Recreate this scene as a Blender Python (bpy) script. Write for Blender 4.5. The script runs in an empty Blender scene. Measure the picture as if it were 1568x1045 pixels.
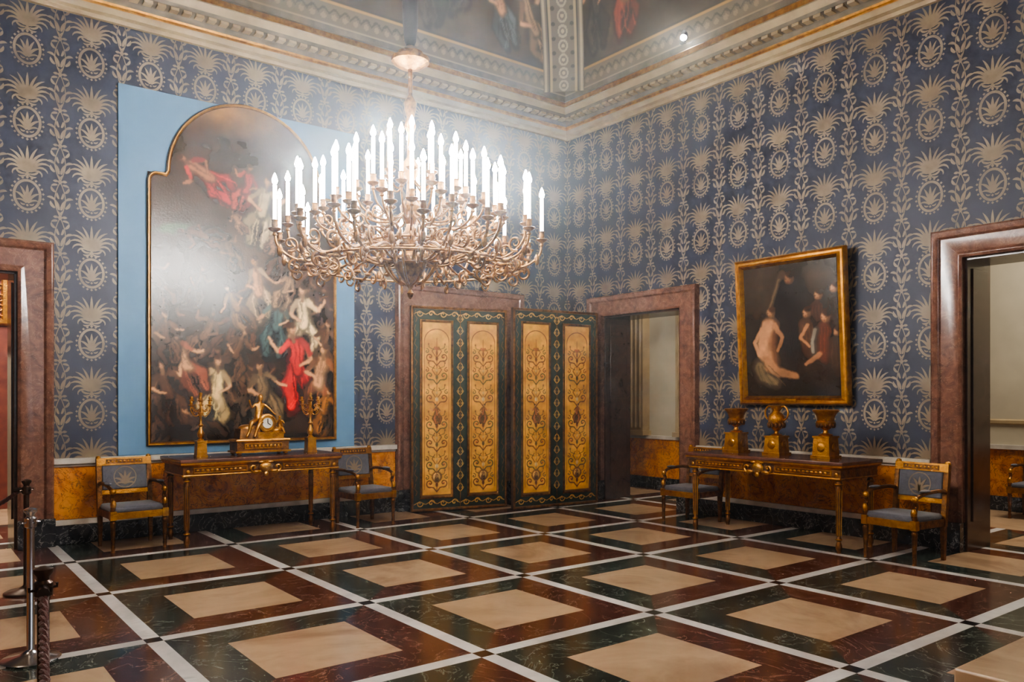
import bpy, math, random
import numpy as np
from mathutils import Vector, Matrix
random.seed(4); rng=np.random.default_rng(7)
SC=bpy.context.scene; COL=SC.collection
pi=math.pi
# ---------------------------------------------------------------- helpers
def lin(r,g,b):
    f=lambda c:(c/255/12.92) if c/255<=0.04045 else ((c/255+0.055)/1.055)**2.4
    return (f(r),f(g),f(b),1.0)
def newmat(name):
    m=bpy.data.materials.new(name); m.use_nodes=True
    nt=m.node_tree; b=nt.nodes['Principled BSDF']; return m,nt,b
def ramp(nt,stops):
    r=nt.nodes.new('ShaderNodeValToRGB'); e=r.color_ramp.elements
    while len(e)>1: e.remove(e[-1])
    e[0].position=stops[0][0]; e[0].color=stops[0][1]
    for p,c in stops[1:]:
        x=e.new(p); x.color=c
    return r
def tc(nt,scale=(1,1,1)):
    t=nt.nodes.new('ShaderNodeTexCoord'); mp=nt.nodes.new('ShaderNodeMapping')
    mp.inputs['Scale'].default_value=scale
    nt.links.new(t.outputs['Object'],mp.inputs['Vector']); return mp.outputs['Vector']
def noise(nt,vec,scale,detail=6,dist=0,rough=.55):
    n=nt.nodes.new('ShaderNodeTexNoise'); n.inputs['Scale'].default_value=scale
    n.inputs['Detail'].default_value=detail; n.inputs['Distortion'].default_value=dist; n.inputs['Roughness'].default_value=rough
    nt.links.new(vec,n.inputs['Vector']); return n.outputs['Fac']
def plain(name,col,rough=.5,metal=0,col2=None,scale=8,bump=0,bscale=30,sheen=0,coat=0,emit=None,es=0):
    m,nt,b=newmat(name)
    b.inputs['Base Color'].default_value=col; b.inputs['Roughness'].default_value=rough; b.inputs['Metallic'].default_value=metal
    v=tc(nt)
    if col2:
        f=noise(nt,v,scale); r=ramp(nt,[(.3,col),(.7,col2)])
        nt.links.new(f,r.inputs[0]); nt.links.new(r.outputs[0],b.inputs['Base Color'])
    if bump:
        f=noise(nt,v,bscale,4); bp=nt.nodes.new('ShaderNodeBump'); bp.inputs['Strength'].default_value=bump; bp.inputs['Distance'].default_value=.01
        nt.links.new(f,bp.inputs['Height']); nt.links.new(bp.outputs[0],b.inputs['Normal'])
    if coat: b.inputs['Coat Weight'].default_value=coat; b.inputs['Coat Roughness'].default_value=.1
    if sheen: b.inputs['Sheen Weight'].default_value=sheen
    if emit: b.inputs['Emission Color'].default_value=emit; b.inputs['Emission Strength'].default_value=es
    return m
def marble(name,stops,vein=None,scale=2.0,vscale=1.5,vw=.02,rough=.15,spot=None):
    m,nt,b=newmat(name); v=tc(nt)
    f=noise(nt,v,scale,9,1.2,.62); r=ramp(nt,stops); nt.links.new(f,r.inputs[0]); out=r.outputs[0]
    if vein:
        n=noise(nt,v,vscale,8,2.0,.6)
        vr=ramp(nt,[(.5-vw,(0,0,0,1)),(.5,(1,1,1,1)),(.5+vw,(0,0,0,1))]); nt.links.new(n,vr.inputs[0])
        mx=nt.nodes.new('ShaderNodeMix'); mx.data_type='RGBA'; mx.inputs[7].default_value=vein
        nt.links.new(vr.outputs[0],mx.inputs[0]); nt.links.new(out,mx.inputs[6]); out=mx.outputs[2]
    if spot:
        n=noise(nt,v,spot[1],3,.3); vr=ramp(nt,[(spot[2],(0,0,0,1)),(spot[2]+.05,(1,1,1,1))]); nt.links.new(n,vr.inputs[0])
        mx=nt.nodes.new('ShaderNodeMix'); mx.data_type='RGBA'; mx.inputs[7].default_value=spot[0]
        nt.links.new(vr.outputs[0],mx.inputs[0]); nt.links.new(out,mx.inputs[6]); out=mx.outputs[2]
    nt.links.new(out,b.inputs['Base Color'])
    f2=noise(nt,v,3,3); rr=nt.nodes.new('ShaderNodeMapRange'); rr.inputs[3].default_value=rough*.7; rr.inputs[4].default_value=rough*1.4
    nt.links.new(f2,rr.inputs[0]); nt.links.new(rr.outputs[0],b.inputs['Roughness'])
    return m
def vcolmat(name,rough=.4,metal=0,coat=0,bump=0,bscale=60):
    m,nt,b=newmat(name); a=nt.nodes.new('ShaderNodeAttribute'); a.attribute_name='Col'
    nt.links.new(a.outputs['Color'],b.inputs['Base Color']); b.inputs['Roughness'].default_value=rough; b.inputs['Metallic'].default_value=metal
    b.inputs['Coat Weight'].default_value=coat; b.inputs['Coat Roughness'].default_value=.2
    if bump:
        f=noise(nt,tc(nt),bscale,3); bp=nt.nodes.new('ShaderNodeBump'); bp.inputs['Strength'].default_value=bump; bp.inputs['Distance'].default_value=.005
        nt.links.new(f,bp.inputs['Height']); nt.links.new(bp.outputs[0],b.inputs['Normal'])
    return m
class MB:
    def __init__(s): s.v=[];s.f=[];s.m=[];s.sm=[]
    def add(s,vs,fs,mat=0,smooth=False,M=None):
        o=len(s.v)
        if M is not None: vs=[tuple(M@Vector(v)) for v in vs]
        s.v+= [tuple(v) for v in vs]
        for f in fs: s.f.append(tuple(i+o for i in f)); s.m.append(mat); s.sm.append(smooth)
    def box(s,x0,x1,y0,y1,z0,z1,mat=0,M=None,taper=1.0):
        cx,cy=(x0+x1)/2,(y0+y1)/2; t=taper
        vs=[(cx+(x-cx)*k,cy+(y-cy)*k,z) for z,k in((z0,t),(z1,1)) for x,y in((x0,y0),(x1,y0),(x1,y1),(x0,y1))]
        s.add(vs,[(3,2,1,0),(4,5,6,7),(0,1,5,4),(1,2,6,5),(2,3,7,6),(3,0,4,7)],mat,False,M)
    def lathe(s,prof,c=(0,0,0),seg=16,mat=0,M=None,smooth=True,sq=False,rot=0):
        vs=[];fs=[];n=len(prof)
        for r,z in prof:
            for k in range(seg):
                a=2*pi*k/seg+rot; vs.append((c[0]+r*math.cos(a),c[1]+r*math.sin(a),c[2]+z))
        for i in range(n-1):
            for k in range(seg):
                a=i*seg+k;b=i*seg+(k+1)%seg; fs.append((a,b,b+seg,a+seg))
        fs.append(tuple(range(seg))[::-1]); fs.append(tuple(range((n-1)*seg,n*seg)))
        s.add(vs,fs,mat,smooth,M)
    def tube(s,pts,r,seg=6,mat=0,M=None,closed=False):
        P=[Vector(p) for p in pts]; n=len(P)
        R=r if hasattr(r,'__len__') else [r]*n
        vs=[];fs=[]; up=None
        for i in range(n):
            if closed: t=(P[(i+1)%n]-P[i-1])
            else: t=(P[min(i+1,n-1)]-P[max(i-1,0)])
            if t.length<1e-9: t=Vector((0,0,1))
            t.normalize()
            if up is None: up=Vector((0,0,1)) if abs(t.z)<.9 else Vector((1,0,0))
            a=t.cross(up)
            if a.length<1e-6: a=t.orthogonal()
            a.normalize(); b=a.cross(t).normalized(); up=b
            for k in range(seg):
                an=2*pi*k/seg; vs.append(P[i]+(a*math.cos(an)+b*math.sin(an))*R[i])
        for i in range(n if closed else n-1):
            j=(i+1)%n
            for k in range(seg):
                k2=(k+1)%seg; fs.append((i*seg+k,i*seg+k2,j*seg+k2,j*seg+k))
        if not closed:
            fs.append(tuple(range(seg))[::-1]); fs.append(tuple(range((n-1)*seg,n*seg)))
        s.add(vs,fs,mat,True,M)
    def ell(s,c,r,mat=0,M=None,seg=12,rings=8):
        vs=[];fs=[]
        for i in range(rings+1):
            ph=pi*i/rings
            for k in range(seg):
                a=2*pi*k/seg; q=max(math.sin(ph),1e-3)
                vs.append((c[0]+r[0]*q*math.cos(a),c[1]+r[1]*q*math.sin(a),c[2]-r[2]*math.cos(ph)))
        for i in range(rings):
            for k in range(seg):
                a=i*seg+k;b=i*seg+(k+1)%seg; fs.append((a,b,b+seg,a+seg))
        s.add(vs,fs,mat,True,M)
    def sweep(s,path,prof,fn,closed=False,mat=0,smooth=False,mats=None):
        P=[np.array(p,float) for p in path]; n=len(P); m=len(prof); vs=[];fs=[]
        def nrm(a,b):
            d=b-a; d=d/np.linalg.norm(d); return np.array((-d[1],d[0]))
        for i in range(n):
            if closed: n1=nrm(P[i-1],P[i]); n2=nrm(P[i],P[(i+1)%n])
            else:
                n1=nrm(P[i-1],P[i]) if i>0 else nrm(P[0],P[1]); n2=nrm(P[i],P[i+1]) if i<n-1 else n1
            mi=(n1+n2)/max(.3,1+float(n1@n2))
            for o,d in prof:
                q=P[i]+o*mi; vs.append(fn(q[0],q[1],d))
        for i in range(n if closed else n-1):
            j=(i+1)%n
            for k in range(m-1): fs.append((i*m+k,j*m+k,j*m+k+1,i*m+k+1))
        if not closed:
            fs.append(tuple(range(m))); fs.append(tuple(range((n-1)*m,n*m))[::-1])
        if mats:
            o=len(s.v); s.v+=vs; c=0
            for f in fs:
                s.f.append(tuple(i+o for i in f)); s.m.append(mats[c%(m-1)] if c<(n if closed else n-1)*(m-1) else mats[0]); s.sm.append(smooth); c+=1
        else: s.add(vs,fs,mat,smooth)
    def obj(s,name,mats,parent=None,bevel=0,loc=(0,0,0),rot=0,fixn=True):
        me=bpy.data.meshes.new(name); me.from_pydata(s.v,[],s.f); 
        for m in mats: me.materials.append(m)
        me.polygons.foreach_set('material_index',s.m); me.polygons.foreach_set('use_smooth',s.sm)
        me.update()
        if fixn and len(s.f)<60000:
            import bmesh
            bm=bmesh.new(); bm.from_mesh(me); bmesh.ops.recalc_face_normals(bm,faces=bm.faces); bm.to_mesh(me); bm.free()
        try: me.set_sharp_from_angle(angle=math.radians(40))
        except Exception: pass
        o=bpy.data.objects.new(name,me); COL.objects.link(o); o.location=loc; o.rotation_euler[2]=rot
        if parent: o.parent=parent
        if bevel:
            b=o.modifiers.new('bevel','BEVEL'); b.width=bevel; b.segments=2; b.limit_method='ANGLE'; b.angle_limit=.6
        return o
def empty(name,loc=(0,0,0),rot=0):
    e=bpy.data.objects.new(name,None); e.empty_display_size=.1; COL.objects.link(e); e.location=loc; e.rotation_euler[2]=rot; return e
def dup(root,loc,rot=None):
    e=empty(root.name.split('.')[0],loc,root.rotation_euler[2] if rot is None else rot)
    for ch in list(root.children):
        c=ch.copy(); COL.objects.link(c); c.parent=e
    return e
def catmull(pts,n=6):
    P=[np.array(p,float) for p in pts]; P=[2*P[0]-P[1]]+P+[2*P[-1]-P[-2]]; out=[]
    for i in range(1,len(P)-2):
        for k in range(n):
            t=k/n; out.append(.5*((2*P[i])+(-P[i-1]+P[i+1])*t+(2*P[i-1]-5*P[i]+4*P[i+1]-P[i+2])*t*t+(-P[i-1]+3*P[i]-3*P[i+1]+P[i+2])*t**3))
    out.append(P[-2]); return out
# ---------------------------------------------------------------- canvas painting (vertex colours)
def fbm(X,Y,scale,octv=4,seed=0):
    r=np.random.default_rng(seed); out=np.zeros_like(X); amp=1;tot=0
    for o in range(octv):
        g=r.random((64,64)); x=X*scale*2**o; y=Y*scale*2**o
        xi=np.floor(x).astype(int); yi=np.floor(y).astype(int); fx=x-xi; fy=y-yi
        fx=fx*fx*(3-2*fx); fy=fy*fy*(3-2*fy); a=xi%64;b=(xi+1)%64;c=yi%64;d=(yi+1)%64
        out+=amp*((g[c,a]*(1-fx)+g[c,b]*fx)*(1-fy)+(g[d,a]*(1-fx)+g[d,b]*fx)*fy); tot+=amp; amp*=.5
    return out/tot
class Canvas:
    def __init__(s,w,h,res,bg,warp=.05,wscale=3,seed=1):
        s.w,s.h=w,h; s.nx=int(w/res)+1; s.ny=int(h/res)+1
        s.X,s.Y=np.meshgrid(np.linspace(0,w,s.nx),np.linspace(0,h,s.ny))
        s.A=np.zeros((s.ny,s.nx,3))+np.array(bg,float); s.seed=seed
        s.U=s.X+warp*(fbm(s.X,s.Y,wscale,4,seed)-.5)*2; s.V=s.Y+warp*(fbm(s.X+9,s.Y+5,wscale,4,seed+1)-.5)*2
    def mix(s,m,col): s.A=s.A*(1-m[...,None])+np.array(col,float)*m[...,None]
    def soften(s,a=.4,n=2):
        B=s.A.copy()
        for _ in range(n): B=(B+np.roll(B,1,0)+np.roll(B,-1,0)+np.roll(B,1,1)+np.roll(B,-1,1))/5
        s.A=s.A*(1-a)+B*a
    def blob(s,x,y,rx,ry,ang=0,col=(200,180,150),a=1,soft=.35,shade=.35):
        ca,sa=math.cos(math.radians(ang)),math.sin(math.radians(ang)); dx=s.U-x; dy=s.V-y
        u=(dx*ca+dy*sa)/rx; v=(-dx*sa+dy*ca)/ry; d=np.sqrt(u*u+v*v); m=np.clip((1-d)/soft,0,1)*a
        sh=1+shade*np.clip((dy/max(rx,ry)-dx/max(rx,ry))*.6,-1,1); s.A=s.A*(1-m[...,None])+np.array(col,float)*sh[...,None]*m[...,None]
    def stroke(s,pts,w,col,a=1,straight=False,w2=None):
        U,V=(s.X,s.Y) if straight else (s.U,s.V); w2=w if w2 is None else w2
        px_=[p[0] for p in pts]; py_=[p[1] for p in pts]; mg=max(w,w2)+.12
        i0=max(0,int((min(px_)-mg)/s.w*(s.nx-1))); i1=min(s.nx,int((max(px_)+mg)/s.w*(s.nx-1))+2)
        j0=max(0,int((min(py_)-mg)/s.h*(s.ny-1))); j1=min(s.ny,int((max(py_)+mg)/s.h*(s.ny-1))+2)
        if i1<=i0 or j1<=j0: return
        U=U[j0:j1,i0:i1];V=V[j0:j1,i0:i1]; D=np.full(U.shape,-9.); n=len(pts)-1
        for k,((x0,y0),(x1,y1)) in enumerate(zip(pts[:-1],pts[1:])):
            dx,dy=x1-x0,y1-y0; L=dx*dx+dy*dy+1e-12; t=np.clip(((U-x0)*dx+(V-y0)*dy)/L,0,1)
            ww=w+(w2-w)*(k+t)/n; D=np.maximum(D,(ww-np.sqrt((U-x0-t*dx)**2+(V-y0-t*dy)**2))/ww)
        m=(np.clip(D/.4,0,1)*a)[...,None]; s.A[j0:j1,i0:i1]=s.A[j0:j1,i0:i1]*(1-m)+np.array(col,float)*m
    def rect(s,x0,x1,y0,y1,col,a=1):
        m=((s.X>=x0)&(s.X<=x1)&(s.Y>=y0)&(s.Y<=y1)).astype(float)*a; s.mix(m,col)
    def fig(s,x,y,k,ang,cloth,skin=(205,160,120),seed=0,bare=None):
        r=np.random.default_rng(seed+int(x*977+y*131)); ca,sa=math.cos(math.radians(ang)),math.sin(math.radians(ang)); fl=1 if r.random()<.5 else -1
        P=lambda u,v:(x+(u*fl*ca-v*sa)*k,y+(u*fl*sa+v*ca)*k)
        dark=tuple(c*.35 for c in cloth); mid=tuple(c*.7 for c in cloth); lt=tuple(min(255,c*1.2+8) for c in cloth); sd=tuple(c*.55 for c in skin)
        bare=(r.random()<.35) if bare is None else bare
        s.blob(*P(.03,-.28),.33*k,.42*k,ang,(24,17,13),.75,.6,0)
        s.blob(*P(.02,-.05),.17*k,.26*k,ang+8*fl,dark,1,.4,.1)
        s.stroke([P(-.02,-.1),P(-.2,-.34),P(-.08,-.62)],.13*k,dark,1,w2=.10*k); s.stroke([P(.04,-.1),P(.2,-.3),P(.12,-.62)],.13*k,dark,1,w2=.11*k)
        s.stroke([P(-.04,-.1),P(-.2,-.32),P(-.1,-.58)],.095*k,mid,1,w2=.06*k); s.stroke([P(.04,-.1),P(.19,-.28),P(.13,-.58)],.10*k,cloth,1,w2=.07*k)
        for i in range(11):
            u=r.uniform(-.16,.2); s.stroke([P(u*.5,.0),P(u+r.uniform(-.05,.05),-.25),P(u*1.2+r.uniform(-.12,.12),-.5),P(u*1.3,-.62)],.016*k,[dark,lt,mid][i%3],.75,w2=.008*k)
        s.stroke([P(0,-.12),P(0,.05),P(.0,.24)],.115*k,sd if bare else dark,1,w2=.13*k)
        s.stroke([P(-.01,-.1),P(-.015,.05),P(-.02,.23)],.085*k,skin if bare else cloth,1,w2=.10*k)
        for i in range(5):
            u=r.uniform(-.1,.1); s.stroke([P(u,.26),P(u*.6,.1),P(u*1.4,-.1)],.013*k,[dark,lt][i%2] if not bare else sd,.5,w2=.006*k)
        e=r.uniform(-.35,.6)
        for q,w_ in((sd,1.25),(skin,.9)):
            s.stroke([P(.12,.24),P(.25,.12+e*.15),P(.36,.16+e*.5)],.045*k*w_,q,1,w2=.024*k*w_)
            s.stroke([P(-.12,.24),P(-.22,.06),P(-.06,-.04)],.045*k*w_,q,1,w2=.024*k*w_)
        s.stroke([P(.10,.27),P(.2,.16)],.06*k,cloth,.9,w2=.045*k); s.stroke([P(-.10,.27),P(-.2,.12)],.06*k,mid,.9,w2=.045*k)
        s.stroke([P(0,.28),P(.01,.38)],.035*k,sd,1); s.blob(*P(.015,.435),.068*k,.088*k,ang,sd,1,.3,0); s.blob(*P(.0,.43),.05*k,.07*k,ang,skin,.95,.5,.2)
        s.blob(*P(.03,.485),.072*k,.055*k,ang-15,(52,32,20),.95,.35,.2); s.blob(*P(-.005,.435),.03*k,.008*k,ang,sd,.7,.5,0); s.blob(*P(-.005,.40),.016*k,.007*k,ang,(130,60,46),.7,.5,0)
    def warp(s,amp,scale,seed=9):
        dx=(fbm(s.X,s.Y,scale,3,seed)-.5)*2*amp/s.w*(s.nx-1); dy=(fbm(s.X+7,s.Y+3,scale,3,seed+5)-.5)*2*amp/s.h*(s.ny-1)
        J,I=np.mgrid[0:s.ny,0:s.nx]; s.A=s.A[np.clip((J+dy).round().astype(int),0,s.ny-1),np.clip((I+dx).round().astype(int),0,s.nx-1)]
    def mesh(s,name,mat,fn,parent=None,keep=None,smooth=True,loc=(0,0,0),rot=0):
        A=np.clip(s.A,0,255)/255; A=np.where(A<=.04045,A/12.92,((A+.055)/1.055)**2.4)
        co=fn(s.X.ravel(),s.Y.ravel()); co=np.stack(co,1)
        i=np.arange((s.ny-1)*(s.nx-1)); r=i//(s.nx-1); c=i%(s.nx-1); a=r*s.nx+c
        q=np.stack([a,a+1,a+1+s.nx,a+s.nx],1)
        if keep is not None:
            k=keep(s.X,s.Y).ravel(); q=q[k[q].all(1)]
        me=bpy.data.meshes.new(name); me.vertices.add(len(co)); me.vertices.foreach_set('co',co.ravel())
        me.loops.add(q.size); me.loops.foreach_set('vertex_index',q.ravel().astype(np.int32)); me.polygons.add(len(q))
        me.polygons.foreach_set('loop_start',(np.arange(len(q))*4).astype(np.int32))
        try: me.polygons.foreach_set('loop_total',np.full(len(q),4,np.int32))
        except Exception: pass
        me.update(calc_edges=True); me.polygons.foreach_set('use_smooth',np.full(len(q),smooth))
        at=me.color_attributes.new('Col','FLOAT_COLOR','POINT'); at.data.foreach_set('color',np.concatenate([A.reshape(-1,3),np.ones((A.shape[0]*A.shape[1],1))],1).ravel())
        me.materials.append(mat); o=bpy.data.objects.new(name,me); COL.objects.link(o); o.location=loc; o.rotation_euler[2]=rot
        if parent: o.parent=parent
        return o
# ---------------------------------------------------------------- materials
m_wall=plain('silk_wallpaper_blue',lin(28,34,54),.55,0,lin(37,44,66),3,.15,220)
m_motif=plain('damask_motif_beige',lin(138,120,94),.5,0,lin(106,93,76),4,.1,200)
m_panel=plain('panel_blue',lin(80,118,150),.65,0,lin(86,124,156),2)
m_gold=plain('gilded',lin(206,150,62),.34,.85,lin(150,98,34),14,.5,60)
m_golddark=plain('gilt_aged',lin(140,92,40),.42,.7,lin(70,42,22),18,.6,50)
m_wood=plain('walnut_wood',lin(58,34,20),.4,0,lin(34,20,14),10,.1)
m_bronze=plain('chandelier_bronze',lin(172,122,62),.34,.85,lin(76,50,28),22,.4,70)
m_white=plain('stucco_cream',lin(172,150,114),.6,0,lin(140,120,90),3,.2,30)
m_grey=plain('stucco_grey',lin(116,104,86),.7,0,lin(74,66,54),5,.3,25)
m_steel=plain('polished_steel',lin(205,205,210),.2,1)
m_steeldark=plain('dark_steel',lin(80,64,54),.3,.9)
m_rope=plain('rope_burgundy',lin(92,38,30),.8,0,lin(60,24,20),60,.5,120,.4)
m_uph=plain('upholstery_bluegrey',lin(84,84,92),.8,0,lin(66,66,78),30,.3,150,.3)
m_candle=plain('candle_white',lin(250,246,235),.5,emit=(1,.97,.92,1),es=7)  # emission put into the sleeves to imitate the glow around the bulbs
m_flame,nt,b=newmat('candle_bulb'); b.inputs['Emission Color'].default_value=(1,.97,.93,1); b.inputs['Emission Strength'].default_value=500
try: m_flame.cycles.emission_sampling='NONE'; m_candle.cycles.emission_sampling='NONE'
except Exception: pass
m_black=plain('matte_black',lin(22,22,26),.7)
F_cream=marble('floor_cream',[(.3,lin(158,132,106)),(.5,lin(184,156,126)),(.7,lin(142,114,90))],None,.9,rough=.20)
F_white=marble('floor_white',[(.3,lin(184,182,182)),(.6,lin(212,210,206)),(.75,lin(154,152,154))],None,2.5,rough=.18)
F_green=marble('floor_green',[(.3,lin(28,37,35)),(.6,lin(52,63,57)),(.75,lin(88,98,86))],lin(128,134,122),3,1.6,.006,.14)
F_red=marble('floor_red',[(.3,lin(54,31,26)),(.55,lin(86,51,42)),(.75,lin(114,78,64))],lin(144,118,104),4,2,.006,.14)
F_black=marble('floor_black',[(.3,lin(14,14,18)),(.7,lin(30,30,34))],None,4,rough=.12)
D_yellow=marble('siena_marble',[(.25,lin(100,48,18)),(.42,lin(184,108,34)),(.6,lin(214,142,54)),(.78,lin(116,56,24))],lin(76,30,16),4.5,5,.02,.25)
D_dark=marble('verde_marble',[(.3,lin(18,20,22)),(.6,lin(36,38,42)),(.75,lin(70,72,76))],lin(150,150,150),5,4,.012,.15)
D_white=marble('ledge_marble',[(.3,lin(176,168,158)),(.7,lin(206,198,186))],None,4,rough=.3)
D_frame=marble('red_marble',[(.25,lin(64,40,32)),(.5,lin(110,74,60)),(.75,lin(140,102,84))],lin(164,136,118),7,6,.006,.18,(lin(174,152,134),70,.70))
D_jamb=marble('brown_marble',[(.3,lin(40,26,21)),(.6,lin(70,48,40)),(.8,lin(92,68,56))],None,7,rough=.2)
T_top=marble('porphyry',[(.3,lin(70,44,36)),(.7,lin(110,72,58))],None,9,rough=.2)
m_paint=vcolmat('oil_painting',.27,coat=.08,bump=.35,bscale=45)
m_fresco=vcolmat('fresco',.7); m_doorp=vcolmat('painted_door',.4,coat=.15)
m_beige=plain('plaster_beige',lin(184,174,152),.8,0,lin(168,158,138),2)
# ---------------------------------------------------------------- room
XL,YF=-10.5,-11.5; HW=5.78; TH=.55
OPB=[(-9.3,-7.69,0,2.9),(-2.87,-1.285,0,2.85)]
OPR=[(-2.42,-.87,0,2.83),(-7.8,-6.144,0,3.02)]
OPF=[(-7.6,-6.2,1.0,4.8),(-4.3,-2.8,1.0,4.8)]
def wall(name,fn,a0,a1,ztop,th,ops,mat):
    b=MB()
    def bx(p,q,z0,z1):
        A=fn(p,0);B=fn(q,th); b.box(min(A[0],B[0]),max(A[0],B[0]),min(A[1],B[1]),max(A[1],B[1]),z0,z1)
    c=a0
    for p,q,z0,z1 in sorted(ops):
        bx(c,p,0,ztop); bx(p,q,z1,ztop)
        if z0>0: bx(p,q,0,z0)
        c=q
    bx(c,a1,0,ztop); return b.obj(name,[mat])
w_back=wall('wall_back',lambda a,d:(a,d),XL-TH,TH,8.4,TH,OPB,m_wall)
w_right=wall('wall_right',lambda a,d:(d,a),YF-TH,0,8.4,TH,OPR,m_wall)
w_left=wall('wall_left',lambda a,d:(XL-d,a),YF-TH,0,8.4,TH,[],m_wall)
w_front=wall('wall_front',lambda a,d:(a,YF-d),XL,0,8.4,TH,OPF,m_wall)
# wallpaper motif --------------------------------------------------
def leafq(x,y,ang,L,W,bend=0,n=5,pw=1.0):
    vs=[];q=[]
    a=math.radians(ang); px,py=x,y
    for i in range(n+1):
        t=i/n; aa=a+math.radians(bend)*t**pw; w=W*(math.sin(pi*min(1,t*.9+.1))**.7)*.5+.0012
        nx,ny=-math.sin(aa),math.cos(aa); vs+=[(px+nx*w,py+ny*w),(px-nx*w,py-ny*w)]
        px+=math.cos(aa)*L/n; py+=math.sin(aa)*L/n
    for i in range(n): q.append((2*i,2*i+1,2*i+3,2*i+2))
    return vs,q
def ringq(x,y,rx,ry,t,n=28):
    vs=[];q=[]
    for i in range(n):
        a=2*pi*i/n; c,s_=math.cos(a),math.sin(a); vs+=[(x+rx*c,y+ry*s_),(x+(rx-t)*c,y+(ry-t)*s_)]
    for i in range(n): j=(i+1)%n; q.append((2*i,2*i+1,2*j+1,2*j))
    return vs,q
def discq(x,y,r): return [(x-r,y),(x,y-r),(x+r,y),(x,y+r)],[(0,1,2,3)]
def stripq(pts,t):
    vs=[];q=[]
    for i,p in enumerate(pts):
        a=pts[max(i-1,0)];c=pts[min(i+1,len(pts)-1)]; d=math.hypot(c[0]-a[0],c[1]-a[1]); nx,ny=-(c[1]-a[1])/d*t/2,(c[0]-a[0])/d*t/2
        vs+=[(p[0]+nx,p[1]+ny),(p[0]-nx,p[1]-ny)]
    for i in range(len(pts)-1): q.append((2*i,2*i+1,2*i+3,2*i+2))
    return vs,q
def cell():
    E=[]; H=.772
    E.append(ringq(0,.20,.132,.167,.026)); 
    for i in range(22):
        a=2*pi*(i+.5)/22; E.append(discq(.148*math.cos(a),.20+.184*math.sin(a),.014))
    for a,L,W,bd in((90,.19,.030,0),(80,.185,.025,-28),(100,.185,.025,28),(66,.16,.025,-60),(114,.16,.025,60),(46,.11,.018,-90),(134,.11,.018,90)):
        q=math.radians(a); E.append(leafq(.012*math.cos(q),.105+.012*math.sin(q),a,L,W,bd,6,1.3))
    E.append(leafq(-.02,.10,200,.05,.014,-100)); E.append(leafq(.02,.10,-20,.05,.014,100)); E.append(discq(0,.092,.014))
    for a,L,W,bd,ox in((90,.285,.030,0,0),(86,.28,.026,-38,.013),(81,.27,.026,-70,.022),(74,.26,.026,-100,.030),(64,.24,.025,-126,.034),(50,.20,.022,-146,.034),(30,.15,.018,-160,.03)):
        for s_ in ((1,-1) if ox else (1,)):
            E.append(leafq(ox*s_,.435+ox*.35,a if s_>0 else 180-a,L,W,bd*s_,8,1.5))
    for s_ in(1,-1):
        E.append(leafq(.02*s_,.425,(-10 if s_>0 else 190),.11,.02,95*s_,6)); E.append(leafq(.012*s_,.41,(-40 if s_>0 else 220),.08,.018,80*s_))
    E.append(discq(0,.42,.026)); E.append(discq(0,.392,.016))
    for s_ in(1,-1):
        o=.305*s_; k=-s_
        E.append(stripq([(o+k*.050*abs(math.sin(pi*y/(H/2))),y) for y in np.linspace(0,H,31)],.009))
        for j in range(2):
            y=j*H/2
            E.append(leafq(o+k*.010,y+.08,90-12*k,.13,.030,-30*k)); E.append(leafq(o+k*.012,y+.20,90-30*k,.07,.022,40*k)); 
            E.append(leafq(o+k*.050,y+.10,90-55*k,.085,.028,60*k)); E.append(leafq(o+k*.056,y+.19,90-48*k,.075,.025,-70*k)); E.append(leafq(o+k*.046,y+.27,90-60*k,.075,.025,70*k)); E.append(leafq(o+k*.025,y+.35,90-85*k,.065,.022,-55*k))
            E.append(discq(o,y,.028)); E.append(leafq(o+k*.022,y+.005,90-90*k,.045,.026,0,3)); E.append(leafq(o+k*.004,y+.03,90-20*k,.05,.02,-30*k))
    vs=[];fs=[];dz=[]
    for i,(v,q) in enumerate(E):
        o=len(vs); vs+=v; fs+=[tuple(i_+o for i_ in f) for f in q]; dz+=[.002+.00007*(i%60)]*len(v)
    return np.array(vs),np.array(fs),np.array(dz)
CV,CF,CZ=cell(); PW,PH=.61,.772
def paper(name,a0,a1,phase,fn,forbid,parent):
    V=[];F=[];Z=[];o=0
    k0=int((a0-phase)/PW)-1; k1=int((a1-phase)/PW)+1
    for k in range(k0,k1+1):
        for j in range(-1,8):
            v=CV+np.array([phase+k*PW,HW+.06-(j+1)*PH]); f=CF
            ok=(v[f][...,0].min(1)>a0)&(v[f][...,0].max(1)<a1)&(v[f][...,1].min(1)>.9)&(v[f][...,1].max(1)<HW+.02)
            for p,q,z0,z1 in forbid:
                c=v[f].mean(1); ok&=~((c[:,0]>p)&(c[:,0]<q)&(c[:,1]>z0)&(c[:,1]<z1))
            f=f[ok]
            if len(f)==0: continue
            V.append(v);F.append(f+o);Z.append(CZ);o+=len(v)
    V=np.concatenate(V);F=np.concatenate(F);Z=np.concatenate(Z)
    co=fn(V[:,0],V[:,1],Z); me=bpy.data.meshes.new(name); me.from_pydata(np.stack(co,1).tolist(),[],F.tolist()); me.materials.append(m_motif)
    ob=bpy.data.objects.new(name,me); COL.objects.link(ob); ob.parent=parent
FB=[(p-.1,q+.1,0,h+.1) for p,q,_,h in OPB]+[(-6.7,-3.85,.9,5.08)]
FR=[(p-.1,q+.1,0,h+.1) for p,q,_,h in OPR]
paper('damask_pattern',XL,0,-6.985,lambda a,z,d:(a,-d,z),FB,w_back)
paper('damask_pattern',YF,0,-5.797,lambda a,z,d:(-d,a,z),FR,w_right)
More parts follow.
